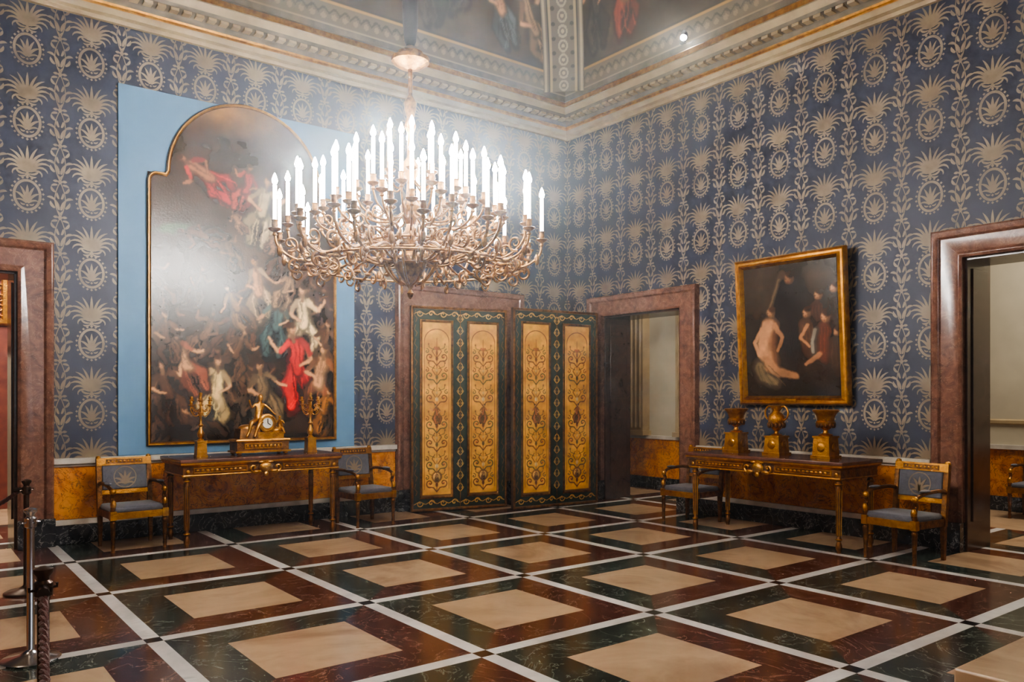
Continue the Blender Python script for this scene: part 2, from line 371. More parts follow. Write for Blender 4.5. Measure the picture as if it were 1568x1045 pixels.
# floor ------------------------------------------------------------
fb=MB(); S=1.55; X0,Y0=-1.17,-1.12; hw=.052; cs=.41
def quad(pts,mat): fb.add([(x,y,0) for x,y in pts],[(0,1,2,3)],mat)
for i in range(-7,2):
    for j in range(-8,2):
        xl=X0+i*S; yl=Y0+j*S; xa,xb,ya,yb=xl+hw,xl+S-hw,yl+hw,yl+S-hw; cx,cy=xl+S/2,yl+S/2
        quad([(cx-cs,cy-cs),(cx+cs,cy-cs),(cx+cs,cy+cs),(cx-cs,cy+cs)],0)
        quad([(xa,ya),(cx-cs,cy-cs),(cx-cs,cy+cs),(xa,yb)],2)
        quad([(xa,yb),(cx-cs,cy+cs),(cx+cs,cy+cs),(xb,yb)],2)
        quad([(xa,ya),(xb,ya),(cx+cs,cy-cs),(cx-cs,cy-cs)],3)
        quad([(xb,ya),(xb,yb),(cx+cs,cy+cs),(cx+cs,cy-cs)],3)
        quad([(xl-hw,yl-hw),(xl+hw,yl-hw),(xl+hw,yl+hw),(xl-hw,yl+hw)],4)
        quad([(xl+hw,yl-hw),(xl+S-hw,yl-hw),(xl+S-hw,yl+hw),(xl+hw,yl+hw)],1)
        quad([(xl-hw,yl+hw),(xl+hw,yl+hw),(xl+hw,yl+S-hw),(xl-hw,yl+S-hw)],1)
fb.obj('floor',[F_cream,F_white,F_green,F_red,F_black],fixn=False)
# dado / skirting ---------------------------------------------------
def dado(name,segs,fn):
    b=MB()
    for p,q in segs:
        for d,z0,z1,m in((.06,0,.205,0),(.052,.205,.265,1),(.03,.265,.86,2),(.05,.835,.865,1),(.085,.865,.93,1)):
            A=fn(p,-.0);B=fn(q,-d); b.box(min(A[0],B[0]),max(A[0],B[0]),min(A[1],B[1]),max(A[1],B[1]),z0,z1,m)
    b.obj(name,[D_dark,D_white,D_yellow],bevel=.006)
dado('baseboard_back',[(XL,-9.62),(-7.36,-3.2),(-.955,0)],lambda a,d:(a,d))
dado('baseboard_right',[(YF,-8.12),(-5.83,-2.72),(-.56,0)],lambda a,d:(d,a))
dado('baseboard_left',[(YF,0)],lambda a,d:(XL-d,a)); dado('baseboard_front',[(XL,0)],lambda a,d:(a,YF-d))
# door frames --------------------------------------------------------
def frame(name,p,q,h,w,fn,th):
    b=MB(); path=[(q,0),(q,h),(p,h),(p,0)]
    prof=[(0,0),(0,.07),(-.03,.085),(-.06,.07),(-w+.09,.075),(-w+.07,.1),(-w+.02,.115),(-w,.10),(-w,0)]
    b.sweep(path,prof,lambda a,z,d:fn(a,z,-d),mat=0)
    for a0,a1 in((p-w-.012,p+.005),(q-.005,q+w+.012)):
        A=fn(a0,0,-.125);B=fn(a1,0,0); b.box(min(A[0],B[0]),max(A[0],B[0]),min(A[1],B[1]),max(A[1],B[1]),0,.30,1)
    def bx(a0,a1,z0,z1,m,d0=0,d1=th):
        A=fn(a0,0,d0);B=fn(a1,0,d1); b.box(min(A[0],B[0]),max(A[0],B[0]),min(A[1],B[1]),max(A[1],B[1]),z0,z1,m)
    bx(p-.005,p+.025,0,h,2); bx(q-.025,q+.005,0,h,2); bx(p,q,h-.025,h+.005,2)
    for e in (p+.025,q-.04): bx(e,e+.015,.3,h-.1,2,.1,th-.1)
    b.obj(name,[D_frame,D_dark,D_jamb],bevel=.004)
fB=lambda a,z,d:(a,d,z); fR=lambda a,z,d:(d,a,z)
frame('door_frame',*OPB[0][:2],2.9,.33,fB,TH); frame('door_frame',*OPB[1][:2],2.85,.32,fB,TH)
frame('door_frame',*OPR[0][:2],2.83,.30,fR,TH); frame('door_frame',*OPR[1][:2],3.02,.30,fR,TH)
b=MB(); b.box(-2.87,-1.285,.45,.5,0,2.85,0)
for x0 in(-2.8,-2.05):
    for z0,z1 in((.2,.9),(1.0,2.7)): b.sweep([(x0,z0),(x0+.68,z0),(x0+.68,z1),(x0,z1)],[(0,0),(.02,.02),(.05,.02),(.07,0)],lambda a,z,d:(a,.45-d,z),True)
b.obj('door_1',[m_wood])
# ceiling: cornice, coves, rib ---------------------------------------
rect=[(XL,YF),(0,YF),(0,0),(XL,0)]
b=MB()
prof=[(0,5.76),(.05,5.76),(.06,5.80),(.10,5.82),(.12,5.88),(.12,5.91),(.14,5.93),(.15,5.97),(.19,6.0),(.28,6.02),(.29,6.06),(.33,6.09),(.35,6.13),(.38,6.13),(.38,6.20),(.33,6.24),(.33,6.32),(.2,6.32)]
mats=[0,0,0,0,2,2,1,1,1,1,0,0,0,2,0,1,0]
b.sweep(rect,prof,lambda x,y,d:(x,y,d),True,mats=mats)
for k in range(int(10.2/.14)): x=-.3-k*.14; b.box(x-.045,x+.045,-.275,-.16,5.985,6.018,0)
for k in range(int(11.2/.14)): y=-.3-k*.14; b.box(-.275,-.16,y-.045,y+.045,5.985,6.018,0)
b.obj('trim_cornice',[m_white,m_grey,m_gold],fixn=False)
def cinz(s): 
    ph=s*pi/2; return .30+2.4*(1-np.cos(ph)), 6.30+1.9*np.sin(ph)
def fresco(seed,L):
    c=Canvas(L,3.3,.018,(66,50,38),.06,2.4,seed); r=np.random.default_rng(seed)
    n=fbm(c.X,c.Y,.9,5,seed)[...,None]; c.A=c.A*(.35+1.1*n)+np.array((10,14,20))*n
    for i in range(40):
        c.blob(r.uniform(0,L),r.uniform(.5,3),r.uniform(.3,.8),r.uniform(.15,.4),r.uniform(-30,30),[(104,80,58),(66,72,82),(128,100,70),(40,32,28)][i%4],.55,.9)
    for i in range(int(L*1.5)):
        x=L-.75-i*.66+r.uniform(-.08,.08); cl=[(150,64,40),(150,126,94),(84,96,110),(160,128,88),(104,56,40),(60,52,48)][r.integers(6)]
        c.fig(x,1.08+r.uniform(-.06,.22),r.uniform(.9,1.15),r.uniform(-50,50),cl,(220,168,126),i,bool(r.random()<.6))
    for i in range(int(L*1.2)):
        x=L-.9-i*.8; c.fig(x,2.0+r.uniform(-.2,.3),r.uniform(.9,1.2),r.uniform(-50,50),[(150,64,40),(84,96,110),(160,128,88)][i%3],(206,156,118),i)
    c.warp(.03,6,seed); c.soften(.5,2); c.A=c.A*(.74+.36*fbm(c.X,c.Y,5,3,2)[...,None])*np.array((1.0,.94,.86))
    y=c.Y; m=(y<.40).astype(float); c.mix(m,(100,88,70))
    pat=(np.abs(np.sin(c.X*pi/.16))*.07+.19-y); c.mix(((np.abs(pat)<.02)&(y<.40)).astype(float)*.8,(56,48,40))
    c.mix(((np.hypot((c.X%.16)-.08,(y-.16))<.04)).astype(float)*.8,(136,120,92))
    for y0,col in((.05,(142,126,98)),(.35,(166,128,66)),(.39,(50,42,34))): c.mix((np.abs(y-y0)<.016).astype(float),col)
    return c
def covefn(side,L):
    def f(X,Y):
        i,z=cinz(Y/3.3); t=X/L
        if side=='B': return (XL+i)+t*((0-i)-(XL+i)), -i, z
        if side=='R': return -i, (YF+i)+t*((0-i)-(YF+i)), z
        if side=='L': return XL+i, (YF+i)+t*((0-i)-(YF+i)), z
        if side=='F': return (XL+i)+t*((0-i)-(XL+i)), YF+i, z
    return f
cb=fresco(3,10.5); ceil=empty('ceiling')
cb.mesh('cove_back',m_fresco,covefn('B',10.5),ceil); cr=fresco(11,11.5); cr.mesh('cove_right',m_fresco,covefn('R',11.5),ceil)
cr.mesh('cove_left',m_fresco,covefn('L',11.5),ceil); cb.mesh('cove_front',m_fresco,covefn('F',10.5),ceil)
b=MB(); b.box(XL-TH,TH,YF-TH,TH,8.2,8.5,0); b.obj('ceiling_slab',[m_grey],ceil)
rc=Canvas(.62,3.3,.012,(100,90,74),0,1,5)
for y in np.arange(.1,3.3,.2):
    rc.mix((np.abs(np.hypot((rc.X-.31)/.8,rc.Y-y)-.075)<.016).astype(float),(156,142,114)); rc.mix((np.hypot(rc.X-.31,rc.Y-y)<.025).astype(float),(166,148,114))
    for sx in(.31-.14,.31+.14): rc.mix((np.hypot(rc.X-sx,rc.Y-y-.1)<.03).astype(float),(52,46,38))
for x,col in((.04,(162,144,110)),(.09,(54,48,40)),(.12,(160,138,98)),(.5,(160,138,98)),(.53,(54,48,40)),(.58,(162,144,110))): rc.mix((np.abs(rc.X-x)<.016).astype(float),col)
def ribfn(X,Y):
    i,z=cinz(Y/3.3); t=X/.62; w=.44
    return -i-w*(1-t)-.03, -i-w*t-.03, z-.01
rc.mesh('rib_corner',m_fresco,ribfn,ceil)
# blue panel -----------------------------------------------------------
b=MB(); b.box(-6.724,-3.826,-.03,0,.93,5.11); b.obj('trim_painting_panel',[m_panel],bevel=.004)
# ---------------------------------------------------------------- arched painting
cx=-5.263; W2=1.165; ZB,ZS=1.03,4.18; R=.955
def archpath():
    w=W2; r=R; P=[(cx-w,ZB),(cx+w,ZB),(cx+w,ZS-.12)]
    for k in range(1,7): a=k/6*pi/2; P.append((cx+w-.1+.1*math.cos(a),ZS-.12+.12*math.sin(a)))
    P.append((cx+r+.02,ZS)); 
    for k in range(0,33): a=pi*k/32; P.append((cx+r*math.cos(a),ZS+.03+r*math.sin(a)))
    P.append((cx-r-.02,ZS))
    for k in range(0,6): a=pi/2+k/6*pi/2; P.append((cx-w+.1+.1*math.cos(a),ZS-.12+.12*math.sin(a)))
    P.append((cx-w,ZS-.12)); return P
pt=empty('altarpiece_painting',(0,0,0))
b=MB(); b.sweep(archpath(),[(0,.0),(0,.035),(.010,.052),(.022,.052),(.034,.04),(.045,.03)],lambda a,z,d:(a,-.03-d,z),True,mats=[1,1,0,0,1]); b.obj('gilded_frame',[m_gold,m_golddark],pt)
PWD,PHT=2.33,4.16
c=Canvas(PWD,PHT,.0085,(48,34,25),.03,3,21)
n=fbm(c.X,c.Y,1.0,5,4)[...,None]; c.A=c.A*(.5+.9*n)
def px(x,y): return (x-222)/291*PWD, (682-y-(x-222)*.012)/515*PHT*(1+.05*(x-222)/291)
def B(x,y,rx,ry,ang,col,a=.9,soft=.5,sh=.35): u,v=px(x,y); c.blob(u,v,rx,ry,ang,col,a,soft,sh)
def FG(x,y,k,ang,cl,sk=(206,158,116),sd=0,bare=None): u,v=px(x,y); c.fig(u,v,k,ang,cl,sk,sd,bare)
B(330,190,.8,.36,0,(150,112,64),.95,.95); B(400,200,.5,.3,20,(112,88,54),.8,.95); B(300,225,.35,.18,20,(54,37,25),.8,.7)
B(440,240,.5,.5,0,(60,52,40),.7,.95); B(290,350,.6,.4,20,(56,40,29),.8,.8); B(400,330,.45,.6,60,(104,84,62),.7,.9); B(380,400,.5,.5,40,(92,72,52),.7,.9)
B(258,372,.32,.10,12,(70,100,82),.9,.6); B(330,395,.5,.2,35,(74,56,40),.7,.8); B(470,380,.4,.5,0,(42,37,32),.7,.8); B(410,460,.6,.5,40,(98,76,54),.6,.9)
rr=np.random.default_rng(5)
for i in range(34):
    FG(rr.uniform(235,500),rr.uniform(400,640),rr.uniform(.45,.66),rr.uniform(-30,30),[(78,52,36),(64,52,40),(92,66,44),(58,44,48)][i%4],(104,74,52),i,False)
FG(303,290,.66,60,(160,34,28),(140,96,68)); FG(364,300,.5,-15,(150,58,42),(150,106,76)); FG(390,330,.78,-12,(176,160,128),(190,144,106),0,False); FG(298,378,.5,85,(82,56,40),(110,78,56),0,False); FG(340,398,.4,25,(92,72,52),(120,86,62),0,False)
for x,y,an in((352,350,30),(405,378,-20)): FG(x,y,.28,an,(130,96,70),(150,110,80),bare=True)
FG(385,448,.70,10,(194,170,138),bare=True); FG(412,500,.72,-6,(56,84,92),bare=False); FG(350,478,.55,30,(126,98,72),bare=False); FG(458,492,.80,2,(216,194,154),bare=False); FG(428,448,.45,-20,(150,120,88),bare=False)
FG(492,530,.62,-8,(84,58,40),bare=False); FG(446,560,.95,6,(196,24,22),bare=False); FG(486,582,.85,-8,(128,76,44),bare=True); FG(494,632,.55,-15,(180,118,46),bare=False); FG(393,604,.78,12,(110,94,72),bare=False); FG(350,546,.58,-20,(86,62,44),bare=False)
FG(318,600,.78,-8,(222,198,142),bare=False); FG(276,560,.66,24,(142,76,48),bare=True); FG(250,602,.68,14,(78,54,38),bare=False); FG(296,650,.55,50,(66,46,34),bare=False); FG(250,525,.55,8,(84,60,42),bare=False)
B(322,615,.10,.17,10,(224,200,148),.7,.7); B(270,662,.5,.13,0,(24,17,13),.9,.8); B(400,674,.9,.09,0,(22,16,12),.9,.8); B(500,655,.15,.25,0,(22,16,12),.8,.7); B(234,450,.10,.9,0,(34,25,19),.7,.9)
c.warp(.03,7); c.warp(.010,24,3); c.soften(.5,2)
g=fbm(c.X,c.Y,9,3,8)[...,None]; c.A*=(.84+.36*g)*np.array((1.0,.94,.86))
def keep(X,Y):
    x=X-PWD/2; z=ZB+Y; r=R+.005
    return ((np.abs(x)<W2)&(z<ZS-.01))|(np.hypot(x,z-ZS-.03)<r)
c.mesh('canvas',m_paint,lambda X,Y:(cx-PWD/2+X,X*0-.045,ZB+Y),pt,keep)
# ---------------------------------------------------------------- right wall painting
pr=empty('framed_painting',(-.04,-4.20,1.49)); pw,ph=1.50,1.82; tilt=.065
def tf(a,z,d): return (-d-z*tilt, pw/2-a, z)
b=MB(); b.sweep([(0,0),(pw,0),(pw,ph),(0,ph)],[(0,0),(0,.05),(.02,.075),(.035,.06),(.06,.06),(.085,.085),(.1,.06),(.115,.03),(.15,.03)],lambda a,z,d:tf(a,z,d),True,mats=[0,0,0,0,0,0,0,1]); b.box(-.02,0,-pw/2+.05,pw/2-.05,.05,1.2,1)
b.sweep([(pw/2-.07,.03),(pw/2+.07,.03),(pw/2+.07,.075),(pw/2-.07,.075)],[(0,.06),(0,.075),(.02,.08)],lambda a,z,d:tf(a,z,d),True)
b.obj('gilded_frame',[m_gold,m_black],pr)
c=Canvas(pw-.24,ph-.24,.0065,(40,30,22),.02,4,31); w_,h_=c.w,c.h
n=fbm(c.X,c.Y,1.5,5,14)[...,None]; c.A=c.A*(.5+1.0*n)
Q=lambda x,y:((x-1150)/140*w_,(600-y)/190*h_)
def B2(x,y,rx,ry,ang,col,a=.9,soft=.5,sh=.35): c.blob(*Q(x,y),rx,ry,ang,col,a,soft,sh)
def ST(pts,w,col,a=1,w2=None): c.stroke([Q(*p) for p in pts],w,col,a,w2=w2)
def head(x,y,k,skin,hair=(44,28,18),ang=0):
    sd=tuple(v*.5 for v in skin); B2(x+2,y,k,k*1.25,ang,sd,1,.3,0); B2(x-1,y+1,k*.75,k*1.05,ang,skin,.95,.5,.3)
    B2(x+3,y-k*75,k*1.05,k*.75,ang-12,hair,.95,.35); B2(x-4,y+1,k*.16,k*.1,0,(40,26,20),.8,.5,0); B2(x+2,y+1,k*.16,k*.1,0,(40,26,20),.8,.5,0); B2(x-1,y+6,k*.13,k*.3,0,sd,.5,.6,0); B2(x-1,y+k*75,k*.26,k*.1,0,(120,50,40),.8,.5,0)
B2(1175,445,.35,.5,0,(66,54,42),.8,.95); B2(1268,435,.3,.2,0,(78,60,38),.6,.95)
ST([(1212,424),(1200,448),(1186,478)],.065,(76,60,46),.9,.03); ST([(1207,432),(1197,452),(1186,478)],.026,(120,98,74),.8,.012)
B2(1226,490,.24,.66,-6,(25,20,19),1,.35); ST([(1215,440),(1200,475),(1194,505)],.10,(32,26,25),1,.07); ST([(1232,440),(1240,470),(1244,500)],.09,(30,24,22),1,.06)
for i in range(6): ST([(1216+i*5,450),(1210+i*6,500),(1212+i*6,570)],.012,(46,37,32),.6,.008)
head(1221,430,.070,(150,106,76))
ST([(1190,500),(1186,524),(1188,552)],.15,(104,68,46),1,.15); ST([(1186,498),(1180,522),(1182,550)],.115,(200,146,104),.95,.125); ST([(1197,498),(1210,514),(1202,534)],.042,(170,120,84),.95,.028); ST([(1176,502),(1164,520),(1172,542)],.04,(196,142,102),.95,.028)
B2(1190,522,.05,.12,-10,(140,96,66),.6,.8); ST([(1182,552),(1200,566),(1226,572)],.10,(170,122,86),.95,.055); head(1191,478,.062,(180,130,92),(60,36,22),10)
ST([(1168,556),(1172,572),(1196,584)],.12,(60,50,38),1,.10); ST([(1170,558),(1176,572),(1194,580)],.08,(128,110,82),.85,.06)
for i in range(7): ST([(1168+i*3,556),(1172+i*5,572),(1180+i*6,586)],.008,[(60,48,36),(150,130,98)][i%2],.5,.005)
for x,y,k,cl in((1262,458,.062,(84,50,32)),(1284,450,.056,(60,44,32)),(1246,482,.060,(104,66,40)),(1272,490,.068,(124,60,34)),(1288,510,.056,(84,60,42))):
    ST([(x,y+14),(x+5,y+56)],.14,tuple(v*.40 for v in cl),1,.19); ST([(x-3,y+16),(x+2,y+52)],.09,tuple(v*.75 for v in cl),.85,.13)
    for j in range(4): ST([(x-6+j*4,y+16),(x-8+j*6,y+50)],.008,tuple(min(255,v*1.1) for v in cl),.5,.006)
    head(x,y,k,(204,148,104),(46,28,18),-8)
ST([(1258,508),(1253,524),(1256,542)],.05,(56,50,44),1,.05); ST([(1256,508),(1252,524),(1254,538)],.03,(150,142,126),.8,.03)
ST([(1246,500),(1236,516),(1248,530)],.03,(184,130,90),.95,.02); ST([(1264,542),(1252,550),(1242,556)],.045,(170,118,82),.9,.028); B2(1272,568,.26,.13,0,(44,30,22),.9,.8)
B2(1240,596,.8,.08,0,(22,17,13),.9,.8)
c.warp(.014,9); c.warp(.005,30,3); c.soften(.4,2)
g=fbm(c.X,c.Y,12,3,8)[...,None]; c.A*=(.82+.34*g)
c.mesh('canvas',m_paint,lambda X,Y:(-.035-(Y+.12)*tilt,pw/2-.12-X,Y+.12),pr)
# ---------------------------------------------------------------- painted door leaves
DW,DH=1.44,2.84
c=Canvas(DW,DH,.0055,(18,35,29),0,3,41)
gold=(188,138,58); gd=(112,74,30)
def spiral(x,y,r,turns,s0,d): 
    return [(x+d*r*(1-t)*math.cos(s0+t*turns*2*pi),y+r*(1-t)*math.sin(s0+t*turns*2*pi)) for t in np.linspace(0,.93,22)]
c.rect(0,DW,0,.035,gd); c.rect(0,DW,DH-.035,DH,gd); c.rect(0,.03,0,DH,gd); c.rect(DW-.03,DW,0,DH,gd)
for y0 in(.105,DH-.1):
    for k in range(8):
        x=.12+k*.171; c.stroke(spiral(x,y0,.05,1.1,0 if k%2 else pi,1 if k%2 else -1),.008,gold,1,True); c.stroke([(x-.08,y0-.01),(x,y0+.03),(x+.08,y0-.01)],.006,gold,1,True)
for xs in(.72,):
    for y in np.arange(.25,2.65,.17):
        for d in(1,-1): c.stroke([(xs,y),(xs+d*.04,y+.04),(xs+d*.028,y+.09),(xs,y+.12)],.006,gold,1,True); c.stroke(spiral(xs+d*.03,y+.05,.022,1,0,d),.004,gold,1,True)
for xs in(.065,DW-.065):
    for y in np.arange(.22,2.65,.2):
        c.stroke([(xs,y),(xs+.02,y+.05),(xs-.02,y+.1),(xs,y+.16)],.006,gd,1,True)
for x0 in(.14,.84):
    x1=x0+.46; xm=(x0+x1)/2; y0_,y1_=.2,2.64
    c.rect(x0,x1,y0_,y1_,(220,162,64)); m=((c.X>x0)&(c.X<x1)&(c.Y>y0_)&(c.Y<y1_)).astype(float)
    n=fbm(c.X,c.Y,6,4,9); c.mix(m*np.clip(n*1.3-.4,0,1),(164,106,34))
    c.rect(x0,x0+.022,y0_,y1_,gd); c.rect(x1-.022,x1,y0_,y1_,gd); c.rect(x0,x1,y0_,y0_+.022,gd); c.rect(x0,x1,y1_-.022,y1_,gd)
    col1,col2,col3=(98,46,26),(80,72,44),(226,206,160)
    c.stroke([(x0+.05,2.36)]+[(xm-.18*math.cos(a),2.36+.17*math.sin(a)) for a in np.linspace(0,pi,14)]+[(x1-.05,2.36)],.008,col1,.9,True)
    c.stroke([(x0+.05,.3),(x0+.05,2.36)],.005,col1,.7,True); c.stroke([(x1-.05,.3),(x1-.05,2.36)],.005,col1,.7,True)
    yy=[.36,.62,.92,1.18,1.55,1.86,2.12]
    for i,y in enumerate(yy):
        for d in(1,-1):
            c.stroke([(xm,y-.1),(xm+d*.05,y-.04),(xm+d*.13,y-.03)]+spiral(xm+d*.1,y+.02,.06,1.2,-pi/2,d),.0095,[col1,col2][i%2],1,True)
            c.stroke(spiral(xm+d*.145,y+.1,.035,1.1,pi/2,d),.0075,[col2,col1][i%2],1,True); c.stroke([(xm+d*.02,y+.03),(xm+d*.07,y+.1),(xm+d*.03,y+.16)],.0075,col1,.9,True)
            c.stroke([(xm+d*.03,y+.12),(xm+d*.11,y+.15),(xm+d*.12,y+.2)],.006,col2,.9,True)
            c.blob(xm+d*.105,y+.02,.016,.016,0,(150,60,40),.9,.4); c.blob(xm+d*.12,y+.2,.014,.02,0,(112,60,34),.9,.4)
        c.blob(xm,y,.024,.04,0,[col1,col3,col2][i%3],1,.4,.1); c.blob(xm,y+.09,.014,.03,0,col3,.8,.5)
    c.stroke([(xm,.28),(xm,2.4)],.006,col1,.9,True)
    c.fig(xm,1.36,.24,8 if x0<.5 else -8,(150,84,48),(196,140,100),3,False)
    c.blob(xm,.47,.085,.085,0,(104,60,34),1,.25,.2); c.blob(xm,.47,.066,.066,0,(206,160,90),1,.3,.3); c.fig(xm,.475,.11,0,(120,66,40),(180,130,90),6)
    c.blob(xm,2.26,.05,.03,0,(140,70,40),.9,.4); c.blob(xm,2.2,.02,.05,0,(110,56,32),.9,.4)
n=fbm(c.X,c.Y,14,3,3)[...,None]; c.A*=(.86+.3*n)
leaf=empty('painted_double_door',(-3.12,-.32,0),math.atan2(-.30,1.40))
b=MB(); b.box(0,DW,0,.055,.015,DH,1)
b.sweep([(0,.015),(DW,.015),(DW,DH),(0,DH)],[(0,0),(0,.012),(.012,.018),(.03,.012),(.034,0)],lambda a,z,d:(a,-d,z),True,mat=0)
for x0 in(.14,.84): b.sweep([(x0,.2),(x0+.46,.2),(x0+.46,2.64),(x0,2.64)],[(-.02,0),(-.014,.012),(0,.016),(.012,.010),(.018,0)],lambda a,z,d:(a,-d,z),True,mat=0)
b.box(.715,.725,-.006,.06,.02,DH,0)
b.obj('door_leaf',[m_golddark,m_wood],leaf)
c.mesh('painted_face',m_doorp,lambda X,Y:(X,X*0-.004,Y*(DH-.02)/DH+.017),leaf)
leaf2=dup(leaf,(-1.87,-.98,0),math.atan2(-.14,1.4))
for ch_ in leaf2.children: ch_.scale[0]=1.03
# ---------------------------------------------------------------- chandelier
ch=empty('chandelier',(-5.26,-3.93,0)); b=MB(); bc=MB(); bf=MB()
stem=[(.004,2.42),(.02,2.44),(.03,2.47),(.012,2.50),(.03,2.53),(.05,2.57),(.09,2.62),(.13,2.68),(.14,2.72),(.06,2.76),(.05,2.82),(.10,2.86),(.11,2.94),(.05,2.99),(.035,3.05),(.07,3.12),(.09,3.2),(.04,3.27),(.03,3.4),(.065,3.48),(.07,3.55),(.03,3.62),(.022,3.8),(.05,3.88),(.03,3.95),(.05,4.02),(.055,4.08),(.02,4.14),(.02,4.36),(.10,4.38),(.16,4.42),(.165,4.45),(.10,4.47),(.11,4.50),(.05,4.54),(.03,4.56)]
b.lathe(stem,seg=20)
def spir(cx_,cz,r,turns,a0,d,n=20): return [(cx_+r*(1-t*.85)*math.cos(a0+d*t*turns*2*pi),cz+r*(1-t*.85)*math.sin(a0+d*t*turns*2*pi)) for t in np.linspace(0,1,n)]
TIERS=[(28,1.11,2.92,[(.10,2.77),(.28,2.72),(.5,2.80),(.7,2.75),(.86,2.68),(1.0,2.71),(1.09,2.79),(1.11,2.87)],.012,.29),
       (20,.80,3.08,[(.08,2.94),(.25,2.89),(.42,2.95),(.6,2.92),(.74,2.96),(.80,3.03)],.010,.29),
       (12,.47,3.30,[(.05,3.16),(.16,3.08),(.3,3.08),(.42,3.15),(.47,3.24)],.009,.31),
       (6,.20,3.48,[(.04,3.42),(.12,3.34),(.18,3.38),(.20,3.44)],.008,.28)]
flames=[]
for ti,(n,r,z,pts,tr,cl) in enumerate(TIERS):
    sp=catmull(pts,6)
    for k in range(n):
        a=2*pi*(k+.35*ti)/n; rr_=r*(1 if k%2 else (.90 if ti<2 else 1)); zz=z+(0 if k%2 else (.09 if ti<2 else 0))
        Mx=Matrix.Rotation(a,4,'Z'); f=rr_/r
        b.tube([(p[0]*f,0,p[1]+(zz-z)*(p[0]/r)**2) for p in sp]+[(rr_,0,zz)],tr,6,0,Mx)
        if ti==0:
            SP=(spir(.80,2.82,.075,1.3,-pi/2,1),spir(.99,2.81,.065,1.3,-pi*.4,-1),spir(.47,2.88,.06,1.2,-pi/2,-1),spir(.66,2.67,.065,1.3,pi/2,1),spir(.95,2.63,.062,1.3,pi/2,-1)) if k%2 else (spir(.86,2.66,.08,1.4,pi*.4,-1),spir(.60,2.87,.055,1.2,-pi/2,1),spir(1.02,2.69,.06,1.3,pi*.6,1))
            for s_ in SP: b.tube([(p[0]*f,0,p[1]) for p in s_],[.012*(1-.5*i/20) for i in range(20)],5,0,Mx)
            b.ell((.9*f,0,2.68),(.05,.022,.022),0,Mx,8,5); b.ell((1.07*f,0,2.75),(.024,.024,.05),0,Mx,8,5); b.ell((.76*f,0,2.72),(.04,.03,.02),0,Mx,8,5)
        if ti==1:
            for s_ in (spir(.55,3.01,.06,1.3,-pi/2,1),spir(.70,3.03,.045,1.2,-pi/2,-1),spir(.36,2.90,.055,1.3,pi/2,1)): b.tube([(p[0]*f,0,p[1]) for p in s_],.008,5,0,Mx)
        if ti==2: b.tube([(p[0],0,p[1]) for p in spir(.28,3.14,.06,1.3,-pi/2,1)],.007,5,0,Mx)
        b.lathe([(.008,-.06),(.02,-.05),(.012,-.03),(.045,-.012),(.052,0),(.046,.004),(.02,.008),(.026,.03),(.022,.055),(.028,.065),(.016,.07)],(rr_,0,zz),10,0,Mx)
        bc.lathe([(.0155,.05),(.0155,.05+cl),(.006,.055+cl)],(rr_,0,zz),8,0,Mx)
        bf.lathe([(.008,0),(.0195,.016),(.023,.034),(.014,.064),(.003,.092)],(rr_,0,zz+.055+cl),8,0,Mx)
        if (ti==0 and k%3==0) or (ti==1 and k%4==0) or (ti==2 and k%6==0): flames.append(Mx@Vector((rr_,0,zz+cl+.18)))
for rad,zz in((.50,2.78),(.34,2.89),(.88,2.69)):
    b.tube([(rad*math.cos(t),rad*math.sin(t),zz) for t in np.linspace(0,2*pi,48,endpoint=False)],.011,6,closed=True)
for k in range(8):
    Mx=Matrix.Rotation(2*pi*k/8,4,'Z'); b.tube([(p[0],0,p[1]) for p in catmull([(.05,2.54),(.12,2.57),(.2,2.66),(.24,2.76),(.2,2.82)],5)],[.012]*21,5,0,Mx)
b.obj('bronze_arms',[m_bronze],ch,fixn=False); bc.obj('candles',[m_candle],ch); bf.obj('candle_bulbs',[m_flame],ch)
b=MB(); b.lathe([(.03,4.55),(.05,4.6),(.065,4.75),(.07,5.2),(.085,6.0),(.10,7.0),(.12,8.2)],seg=16); b.obj('suspension_sleeve',[m_black],ch)
for i,p in enumerate(flames):
    L=bpy.data.lights.new('candle_light','POINT'); L.energy=36; L.color=(1,.96,.91); L.shadow_soft_size=.04
    o=bpy.data.objects.new('candle_light',L); COL.objects.link(o); o.location=p; o.parent=ch
